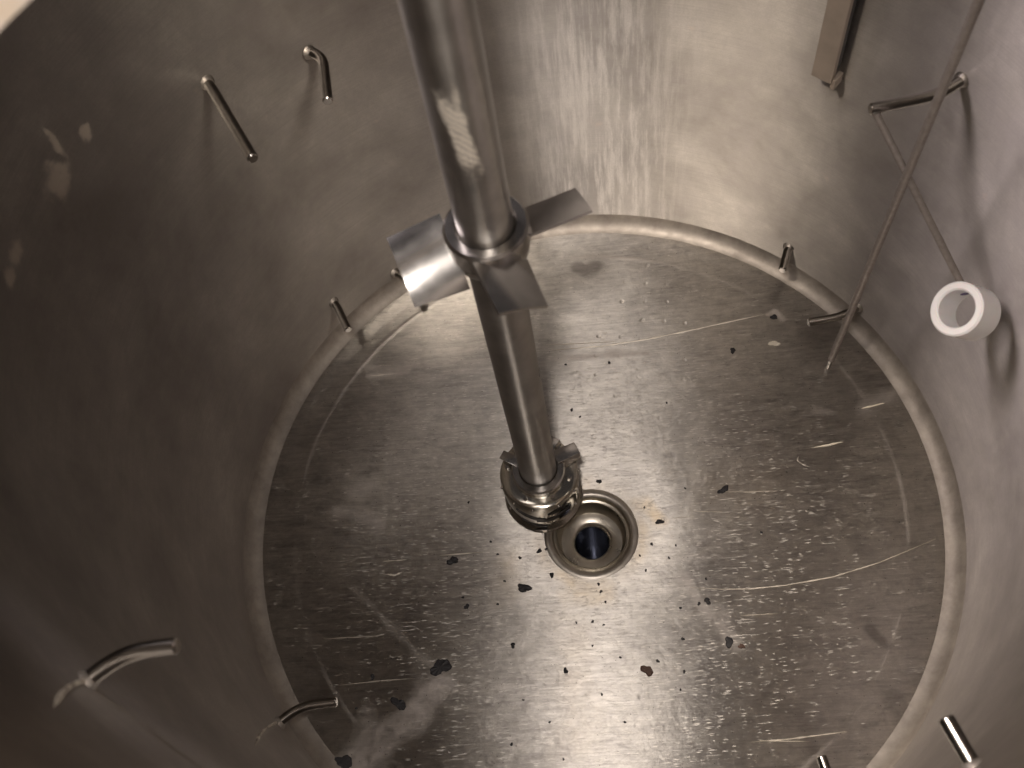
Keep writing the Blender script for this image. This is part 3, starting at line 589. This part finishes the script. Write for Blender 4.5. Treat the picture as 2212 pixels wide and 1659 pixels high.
CHIPS = [
 (-0.4286, -0.4504, 0.0286, 'dark', 1.1, 0.2, 'residue_patch', 'residue', 'large black flake of residue at the top end of the pale smear', 'chips and flakes lying on the tank floor'),
 (-0.6801, -0.6955, 0.0271, 'dark', 1.0, 0.9, 'residue_patch', 'residue', 'black squarish flake at the bottom end of the pale smear', 'chips and flakes lying on the tank floor'),
 (-0.5389, -0.5461, 0.0171, 'dark', 1.5, -0.7, 'residue_patch', 'residue', 'black torn flake beside the middle of the pale smear', 'chips and flakes lying on the tank floor'),
 (-0.405, -0.147, 0.0129, 'dark', 1.4, -0.1, 'residue_patch', 'residue', 'black flake alone on the floor left of the drain', 'chips and flakes lying on the tank floor'),
 (-0.1981, -0.2327, 0.0143, 'dark', 1.5, -0.6, 'residue_patch', 'residue', 'slanted black flake below left of the drain', 'chips and flakes lying on the tank floor'),
 (0.358, -0.4013, 0.0143, 'dark', 1.0, 0.3, 'residue_patch', 'residue', 'round black spot at the lower end of the pale trickle right of the drain', 'chips and flakes lying on the tank floor'),
 (0.3111, -0.2864, 0.01, 'dark', 1.0, 0.3, 'residue_patch', 'residue', 'round dark droplet at the top of the pale trickle right of the drain', 'chips and flakes lying on the tank floor'),
 (0.1339, -0.4707, 0.0157, 'brown', 1.1, -0.6, 'rust_chip', 'chip', 'reddish brown triangular chip below right of the drain', 'chips and flakes lying on the tank floor'),
 (0.3884, 0.0394, 0.0114, 'dark', 1.6, 0.4, 'residue_patch', 'residue', 'small black flake upper right of the drain, beside a short scratch', 'chips and flakes lying on the tank floor'),
 (0.1977, -0.0483, 0.01, 'dark', 1.2, 0.1, 'residue_patch', 'residue', 'black flake just right of the drain collar', 'chips and flakes lying on the tank floor'),
 (0.4626, 0.4969, 0.0114, 'dark', 1.1, 0.5, 'residue_patch', 'residue', 'blue black flake on the far right floor under the long pale scratch', 'chips and flakes lying on the tank floor'),
 (0.602, 0.6082, 0.01, 'dark', 1.3, -0.9, 'residue_patch', 'residue', 'dark fleck at the right end of the long pale scratch', 'chips and flakes lying on the tank floor'),
 (0.5904, 0.5137, 0.0114, 'cream', 1.7, 0.15, 'pale_chip', 'chip', 'cream coloured leaf shaped chip on the far right floor', 'chips and flakes lying on the tank floor'),
 (0.6998, 0.1615, 0.0114, 'cream', 4.5, 0.12, 'pale_chip', 'chip', 'long cream sliver on the right floor', 'chips and flakes lying on the tank floor'),
 (0.8482, 0.28, 0.0086, 'cream', 4.0, 0.2, 'pale_chip', 'chip', 'pale sliver close to the weld band at far right', 'chips and flakes lying on the tank floor'),
 (0.3898, -0.4134, 0.0071, 'brown', 1.5, -0.6, 'rust_chip', 'chip', 'small brown chip right beside the round black spot', 'chips and flakes lying on the tank floor'),
 (0.0772, 0.4821, 0.0054, 'dark', 1.0, 0.5, 'residue_speck', 'speck', 'small black speck well lower right of the front impeller blade', 'tiny black specks scattered over the floor'),
 (-0.0603, 0.4837, 0.0041, 'dark', 1.0, 2.9, 'residue_speck', 'speck', 'tiny black speck well lower right of the front impeller blade', 'tiny black specks scattered over the floor'),
 (-0.0461, 0.3246, 0.0054, 'dark', 1.0, 2.7, 'residue_speck', 'speck', 'small black speck well above the mixing head', 'tiny black specks scattered over the floor'),
 (-0.0212, 0.2997, 0.0041, 'dark', 1.0, 2.9, 'residue_speck', 'speck', 'tiny black speck well upper right of the mixing head', 'tiny black specks scattered over the floor'),
 (0.0279, 0.0868, 0.0081, 'dark', 1.0, 0.6, 'residue_speck', 'speck', 'larger black speck a little above the drain', 'tiny black specks scattered over the floor'),
 (-0.1536, -0.1229, 0.0081, 'dark', 1.0, 0.2, 'residue_speck', 'speck', 'larger black speck a little above the slanted flake below left of the drain', 'tiny black specks scattered over the floor'),
 (-0.1334, -0.1175, 0.0054, 'dark', 1.0, 1.4, 'residue_speck', 'speck', 'small black speck a little upper right of the slanted flake below left of the drain', 'tiny black specks scattered over the floor'),
 (-0.2099, -0.143, 0.0054, 'dark', 1.0, 1.8, 'residue_speck', 'speck', 'small black speck just above the slanted flake below left of the drain', 'tiny black specks scattered over the floor'),
 (-0.2744, -0.1306, 0.0041, 'dark', 1.0, 2.3, 'residue_speck', 'speck', 'tiny black speck a little upper left of the slanted flake below left of the drain', 'tiny black specks scattered over the floor'),
 (-0.1186, -0.196, 0.0081, 'dark', 1.0, 0.5, 'residue_speck', 'speck', 'larger black speck just upper right of the slanted flake below left of the drain', 'tiny black specks scattered over the floor'),
 (-0.3611, -0.2827, 0.0081, 'dark', 1.0, 1.9, 'residue_speck', 'speck', 'larger black speck a little below the lone flake left of the drain', 'tiny black specks scattered over the floor'),
 (-0.2729, -0.278, 0.0041, 'dark', 1.0, 2.3, 'residue_speck', 'speck', 'tiny black speck just lower left of the slanted flake below left of the drain', 'tiny black specks scattered over the floor'),
 (-0.2293, -0.3949, 0.0081, 'dark', 1.0, 0.6, 'residue_speck', 'speck', 'larger black speck a little below the slanted flake below left of the drain', 'tiny black specks scattered over the floor'),
 (-0.0853, -0.467, 0.0081, 'dark', 1.0, 2.9, 'residue_speck', 'speck', 'larger black speck well left of the reddish brown chip', 'tiny black specks scattered over the floor'),
 (0.2319, -0.4767, 0.0054, 'dark', 1.0, 2.3, 'residue_speck', 'speck', 'small black speck a little right of the reddish brown chip', 'tiny black specks scattered over the floor'),
 (0.164, -0.4468, 0.0054, 'dark', 1.0, 2.7, 'residue_speck', 'speck', 'small black speck just upper right of the reddish brown chip', 'tiny black specks scattered over the floor'),
 (-0.2323, -0.6545, 0.0054, 'dark', 1.0, 1.6, 'residue_speck', 'speck', 'small black speck well lower right of the large flake on the pale smear', 'tiny black specks scattered over the floor'),
 (-0.0968, -0.6929, 0.0041, 'dark', 1.0, 2.5, 'residue_speck', 'speck', 'tiny black speck well lower left of the reddish brown chip', 'tiny black specks scattered over the floor'),
 (-0.6169, -0.4735, 0.0081, 'dark', 1.0, 2.4, 'residue_speck', 'speck', 'larger black speck a little upper left of the torn flake by the smear', 'tiny black specks scattered over the floor'),
 (-0.5941, -0.4851, 0.0041, 'dark', 1.0, 1.9, 'residue_speck', 'speck', 'tiny black speck just upper left of the torn flake by the smear', 'tiny black specks scattered over the floor'),
 (0.0134, -0.2269, 0.0054, 'dark', 1.0, 3.0, 'residue_speck', 'speck', 'small black speck a little below the drain', 'tiny black specks scattered over the floor'),
 (0.0191, -0.2489, 0.0054, 'dark', 1.0, 0.3, 'residue_speck', 'speck', 'small black speck well right of the slanted flake below left of the drain', 'tiny black specks scattered over the floor'),
 (0.0308, -0.2789, 0.0041, 'dark', 1.0, 1.1, 'residue_speck', 'speck', 'tiny black speck a little below the drain', 'tiny black specks scattered over the floor'),
 (-0.0075, -0.3344, 0.0054, 'dark', 1.0, 0.1, 'residue_speck', 'speck', 'small black speck a little upper left of the reddish brown chip', 'tiny black specks scattered over the floor'),
 (-0.0525, -0.3358, 0.0041, 'dark', 1.0, 0.4, 'residue_speck', 'speck', 'tiny black speck a little lower right of the slanted flake below left of the drain', 'tiny black specks scattered over the floor'),
 (0.0228, -0.3444, 0.0041, 'dark', 1.0, 1.4, 'residue_speck', 'speck', 'pinpoint black speck a little upper left of the reddish brown chip', 'tiny black specks scattered over the floor'),
 (0.1343, -0.1468, 0.0041, 'dark', 1.0, 0.2, 'residue_speck', 'speck', 'tiny black speck a little lower left of the flake beside the drain collar', 'tiny black specks scattered over the floor'),
 (0.2159, -0.1581, 0.0041, 'dark', 1.0, 0.9, 'residue_speck', 'speck', 'tiny black speck a little below the flake beside the drain collar', 'tiny black specks scattered over the floor'),
 (0.2356, -0.3889, 0.0054, 'dark', 1.0, 0.2, 'residue_speck', 'speck', 'small black speck a little lower left of the round dark droplet', 'tiny black specks scattered over the floor'),
 (0.2878, -0.2933, 0.0054, 'dark', 1.0, 3.0, 'residue_speck', 'speck', 'small black speck just left of the round dark droplet', 'tiny black specks scattered over the floor'),
 (0.2364, -0.3032, 0.0041, 'dark', 1.0, 2.9, 'residue_speck', 'speck', 'tiny black speck just left of the round dark droplet', 'tiny black specks scattered over the floor'),
 (0.1706, -0.1141, 0.0054, 'dark', 1.0, 2.9, 'residue_speck', 'speck', 'small black speck just below the flake beside the drain collar', 'tiny black specks scattered over the floor'),
 (0.2382, -0.122, 0.0041, 'dark', 1.0, 2.1, 'residue_speck', 'speck', 'tiny black speck just lower right of the flake beside the drain collar', 'tiny black specks scattered over the floor'),
 (0.3133, -0.2232, 0.0041, 'dark', 1.0, 1.1, 'residue_speck', 'speck', 'tiny black speck just above the round dark droplet', 'tiny black specks scattered over the floor'),
 (0.1484, -0.1917, 0.0041, 'dark', 1.0, 0.0, 'residue_speck', 'speck', 'tiny black speck a little lower right of the drain', 'tiny black specks scattered over the floor'),
 (0.2182, -0.5235, 0.0041, 'dark', 1.0, 2.9, 'residue_speck', 'speck', 'pinpoint black speck a little lower right of the reddish brown chip', 'tiny black specks scattered over the floor'),
 (0.064, -0.4344, 0.0041, 'dark', 1.0, 1.8, 'residue_speck', 'speck', 'pinpoint black speck just upper left of the reddish brown chip', 'tiny black specks scattered over the floor'),
 (-0.0101, -0.4011, 0.0041, 'dark', 1.0, 0.1, 'residue_speck', 'speck', 'pinpoint black speck well lower right of the slanted flake below left of the drain', 'tiny black specks scattered over the floor'),
 (-0.1314, -0.6, 0.0041, 'dark', 1.0, 0.1, 'residue_speck', 'speck', 'pinpoint black speck well lower left of the reddish brown chip', 'tiny black specks scattered over the floor'),
 (0.3593, 0.506, 0.0041, 'dark', 1.0, 3.0, 'residue_speck', 'speck', 'tiny black speck a little left of the blue black flake at far right', 'tiny black specks scattered over the floor'),
 (-0.2537, -0.2111, 0.0041, 'dark', 1.0, 0.4, 'residue_speck', 'speck', 'pinpoint black speck just left of the slanted flake below left of the drain', 'tiny black specks scattered over the floor'),
 (-0.0941, -0.1589, 0.0041, 'dark', 1.0, 0.7, 'residue_speck', 'speck', 'tiny black speck a little lower left of the drain', 'tiny black specks scattered over the floor'),
 (-0.295, -0.0921, 0.0041, 'dark', 1.0, 1.1, 'residue_speck', 'speck', 'pinpoint black speck a little upper right of the lone flake left of the drain', 'tiny black specks scattered over the floor'),
 (-0.363, 0.0321, 0.0041, 'dark', 1.0, 1.6, 'residue_speck', 'speck', 'pinpoint black speck a little above the lone flake left of the drain', 'tiny black specks scattered over the floor'),
 (-0.1726, -0.0087, 0.0041, 'dark', 1.0, 2.1, 'residue_speck', 'speck', 'pinpoint black speck just lower left of the mixing head', 'tiny black specks scattered over the floor'),
 (-0.084, -0.0099, 0.0041, 'dark', 1.0, 1.1, 'residue_speck', 'speck', 'tiny black speck just lower right of the mixing head', 'tiny black specks scattered over the floor'),
 (-0.6554, -0.5565, 0.0041, 'dark', 1.0, 2.7, 'residue_speck', 'speck', 'tiny black speck a little left of the torn flake by the smear', 'tiny black specks scattered over the floor'),
 (-0.2015, -0.5417, 0.0041, 'dark', 1.0, 0.5, 'residue_speck', 'speck', 'pinpoint black speck well right of the large flake on the pale smear', 'tiny black specks scattered over the floor'),
 (0.1567, -0.0015, 0.0041, 'dark', 1.0, 1.0, 'residue_speck', 'speck', 'tiny black speck just upper left of the flake beside the drain collar', 'tiny black specks scattered over the floor'),
 (-0.3724, -0.2557, 0.0041, 'dark', 1.0, 2.5, 'residue_speck', 'speck', 'pinpoint black speck a little below the lone flake left of the drain', 'tiny black specks scattered over the floor'),
 (0.0672, -0.6033, 0.0041, 'dark', 1.0, 2.6, 'residue_speck', 'speck', 'pinpoint black speck a little lower left of the reddish brown chip', 'tiny black specks scattered over the floor'),
 (0.0097, -0.5311, 0.0041, 'dark', 1.0, 1.7, 'residue_speck', 'speck', 'pinpoint black speck well left of the round black spot at lower right', 'tiny black specks scattered over the floor'),
 (0.2787, 0.0499, 0.0041, 'dark', 1.0, 0.6, 'residue_speck', 'speck', 'tiny black speck a little left of the flake upper right of the drain', 'tiny black specks scattered over the floor'),
 (0.5745, 0.0838, 0.0041, 'dark', 1.0, 2.7, 'residue_speck', 'speck', 'tiny black speck a little lower left of the long cream sliver', 'tiny black specks scattered over the floor'),
 (0.4806, -0.0952, 0.0041, 'dark', 1.0, 1.4, 'residue_speck', 'speck', 'tiny black speck a little lower right of the flake upper right of the drain', 'tiny black specks scattered over the floor'),
 (0.2457, 0.3314, 0.0041, 'dark', 1.0, 0.5, 'residue_speck', 'speck', 'pinpoint black speck well lower left of the blue black flake at far right', 'tiny black specks scattered over the floor'),
]
SCRATCHES = [
 ([(0.2666, -0.2466), (0.3546, -0.2553), (0.4299, -0.2569), (0.5306, -0.2504), (0.6571, -0.2321), (0.7859, -0.1969), (0.9439, -0.1378)], 0.0021),
 ([(-0.1063, 0.5364), (0.0565, 0.5416), (0.204, 0.557), (0.3515, 0.5818), (0.4986, 0.6079), (0.5718, 0.6191)], 0.0037),
 ([(-0.1208, 0.5575), (-0.002, 0.5554), (0.1013, 0.5555)], 0.0017),
 ([(-0.6896, 0.4729), (-0.6143, 0.4763), (-0.539, 0.4762)], 0.0031),
 ([(-0.6615, 0.5088), (-0.5404, 0.5082), (-0.4201, 0.5143), (-0.3002, 0.5167)], 0.002),
 ([(-0.4435, -0.1306), (-0.3149, -0.124)], 0.0023),
 ([(-0.6091, -0.1447), (-0.5383, -0.1409)], 0.0026),
 ([(-0.5971, -0.1825), (-0.5738, -0.1871), (-0.5526, -0.178)], 0.0043),
 ([(-0.7057, -0.4945), (-0.5839, -0.484), (-0.4877, -0.4794)], 0.0019),
 ([(-0.7635, -0.3664), (-0.6316, -0.3624), (-0.5922, -0.3593)], 0.0017),
 ([(0.3833, -0.658), (0.4768, -0.6528), (0.5588, -0.6442), (0.6288, -0.6364)], 0.0021),
 ([(0.407, -0.655), (0.5335, -0.6594)], 0.0016),
 ([(0.3904, 0.0335), (0.4625, 0.0281), (0.5411, 0.028)], 0.0017),
 ([(0.2991, -0.023), (0.3776, -0.0286)], 0.0016),
 ([(0.3966, -0.3307), (0.4957, -0.3277)], 0.0014),
 ([(0.6139, 0.1328), (0.608, 0.1184), (0.623, 0.1028), (0.6415, 0.0945)], 0.0026),
 ([(0.7946, -0.6615), (0.8123, -0.6749), (0.7796, -0.6811)], 0.0029),
 ([(-0.5621, 0.3311), (-0.5258, 0.3409)], 0.0021),
 ([(0.2315, -0.0404), (0.2846, -0.0378)], 0.0014),
]
t = NT('scratch_burr'); BURR = t.set(Base_Color=(0.85, 0.80, 0.72), Metallic=0.5, Roughness=0.5)
t = NT('reflection_strip'); sn = t.noise(t.coord(), 60, 3); REFLECTION = t.set(Base_Color=t.mix(t.remap(sn, .4, .6), (0.35, 0.30, 0.25), (0.80, 0.74, 0.64)), Metallic=0.3, Roughness=0.5)
# hole where the rod enters, seen as a violet oval inside the ring
up = Vector((0, 0, 1)); e1 = axv.cross(up).normalized(); e2 = axv.cross(e1)
ptop = Vector((0.668, 0.486, 1.026))
rdir = None
def radial_at(px_dir):
    g = (CR*px_dir[0] + CD*px_dir[1]); g = (g - axv*g.dot(axv)).normalized(); return g
gtop = radial_at((-0.25, -1.0))
hole_c = rc + gtop*0.0428 + axv*0.006
bm = bmesh.new(); tg_ = axv.cross(gtop)
N = 20; inner = []; outer = []
for k in range(N):
    p = axv*math.cos(2*PI*k/N)*0.0075 + tg_*math.sin(2*PI*k/N)*0.0095
    inner.append(bm.verts.new((hole_c + p - gtop*0.0012)*S)); outer.append(bm.verts.new((hole_c + p + gtop*0.006)*S))
bm.faces.new(inner)
for k in range(N): bm.faces.new((inner[k], inner[(k+1) % N], outer[(k+1) % N], outer[k]))
bmesh.ops.recalc_face_normals(bm, faces=bm.faces)
t = NT('violet_plug'); PLUG = t.set(Base_Color=(0.13, 0.11, 0.22), Roughness=0.6)
link('plug', bm, PLUG, rg_)
att = rc + gtop*0.058
pts = [ptop + (att-ptop)*s for s in (0, .15, .3, .45, .6, .75, .9, 1.0)]
link('stem', tube(pts, 0.0085, 14), ROD, rg_)

# ------------------------------------------------------------------ chips and specks lying on the floor
def chip(px, py, rad, seed, mat, name, elong=1.0, ang=0.0, th=None):
    rnd = random.Random(seed); N = 26 if rad > 0.006 else 9; ph = [rnd.uniform(0, 6.28) for _ in range(5)]
    z0 = zfloor(px, py)
    bm = bmesh.new(); low = []; hi = []; th = th or min(0.003, rad*0.3)
    for k in range(N):
        a = 2*PI*k/N; q = rad*(0.9 + 0.20*math.sin(2*a+ph[0]) + 0.13*math.sin(3*a+ph[1]) + 0.05*math.sin(5*a+ph[2]) + 0.03*math.sin(9*a+ph[3]))*rnd.uniform(0.95, 1.05)
        dx, dy = q*elong*math.cos(a), q*math.sin(a)/max(1, elong*0.6)
        dx, dy = dx*math.cos(ang) - dy*math.sin(ang), dx*math.sin(ang) + dy*math.cos(ang)
        zz = zfloor(px+dx, py+dy)
        low.append(bm.verts.new(Vector((px+dx, py+dy, zz-0.0005))*S))
        hi.append(bm.verts.new(Vector((px+dx*0.82, py+dy*0.82, zz+th*rnd.uniform(0.6, 1.2)))*S))
    c = bm.verts.new(Vector((px, py, z0+th*1.1))*S)
    for k in range(N):
        bm.faces.new((low[k], low[(k+1) % N], hi[(k+1) % N], hi[k])); bm.faces.new((hi[k], hi[(k+1) % N], c))
    bm.faces.new(list(reversed(low)))
    o = link(name, bm, mat, None, False)
    return o
MATS = {'dark': RES, 'brown': RESB, 'cream': CREAM}
for i, (x, y, r, mk, el, an, nm, cat, lab, grp) in enumerate(CHIPS):
    tag(chip(x, y, r, 100+i, MATS[mk], nm, el, an), lab, cat, grp)
# ------------------------------------------------------------------ long scratches: fine raised burrs on the floor
for i, (pts, wd) in enumerate(SCRATCHES):
    bm = bmesh.new(); dense = []
    rnd = random.Random(i)
    for (x0, y0), (x1, y1) in zip(pts[:-1], pts[1:]):
        for k in range(8): dense.append((x0+(x1-x0)*k/8, y0+(y1-y0)*k/8))
    dense.append(pts[-1]); n_ = len(dense); prev = None
    for k, (x, y) in enumerate(dense):
        x2, y2 = dense[min(k+1, n_-1)]; x1, y1 = dense[max(k-1, 0)]
        L = math.hypot(x2-x1, y2-y1) or 1; nx, ny = -(y2-y1)/L, (x2-x1)/L
        wv = wd*rnd.uniform(0.35, 1.0)*min(1, 4*k/n_ + .15, 4*(n_-1-k)/n_ + .15)
        row = [bm.verts.new(Vector((x+nx*s*wv, y+ny*s*wv, zfloor(x+nx*s*wv, y+ny*s*wv) + h))*S) for s, h in ((-1, 0.0012), (0, 0.0024), (1, 0.0012))]
        if prev:
            bm.faces.new((prev[0], row[0], row[1], prev[1])); bm.faces.new((prev[1], row[1], row[2], prev[2]))
        prev = row
    link('scratch', bm, BURR, fo)

# ------------------------------------------------------------------ wall reflections of two near left pegs, built as thin pale strips
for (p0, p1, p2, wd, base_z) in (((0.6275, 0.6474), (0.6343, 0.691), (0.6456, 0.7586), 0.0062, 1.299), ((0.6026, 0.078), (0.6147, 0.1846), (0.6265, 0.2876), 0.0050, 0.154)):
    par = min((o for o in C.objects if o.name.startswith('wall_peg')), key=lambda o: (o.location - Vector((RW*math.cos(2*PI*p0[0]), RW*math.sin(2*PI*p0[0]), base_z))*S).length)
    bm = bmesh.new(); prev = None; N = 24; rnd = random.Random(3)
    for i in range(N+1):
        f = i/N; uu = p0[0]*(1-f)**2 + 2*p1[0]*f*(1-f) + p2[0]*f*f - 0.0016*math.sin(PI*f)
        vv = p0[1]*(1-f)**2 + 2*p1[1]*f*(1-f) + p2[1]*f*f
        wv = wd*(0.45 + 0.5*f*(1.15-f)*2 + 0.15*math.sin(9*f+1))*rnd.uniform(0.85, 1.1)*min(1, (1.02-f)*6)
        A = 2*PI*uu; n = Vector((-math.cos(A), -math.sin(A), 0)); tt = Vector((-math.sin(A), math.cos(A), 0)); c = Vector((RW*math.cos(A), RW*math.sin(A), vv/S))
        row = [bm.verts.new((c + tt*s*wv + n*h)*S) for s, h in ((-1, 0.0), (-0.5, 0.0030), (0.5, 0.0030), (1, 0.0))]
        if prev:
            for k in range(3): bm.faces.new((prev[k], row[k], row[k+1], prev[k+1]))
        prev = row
    link('peg_reflection', bm, REFLECTION, par)
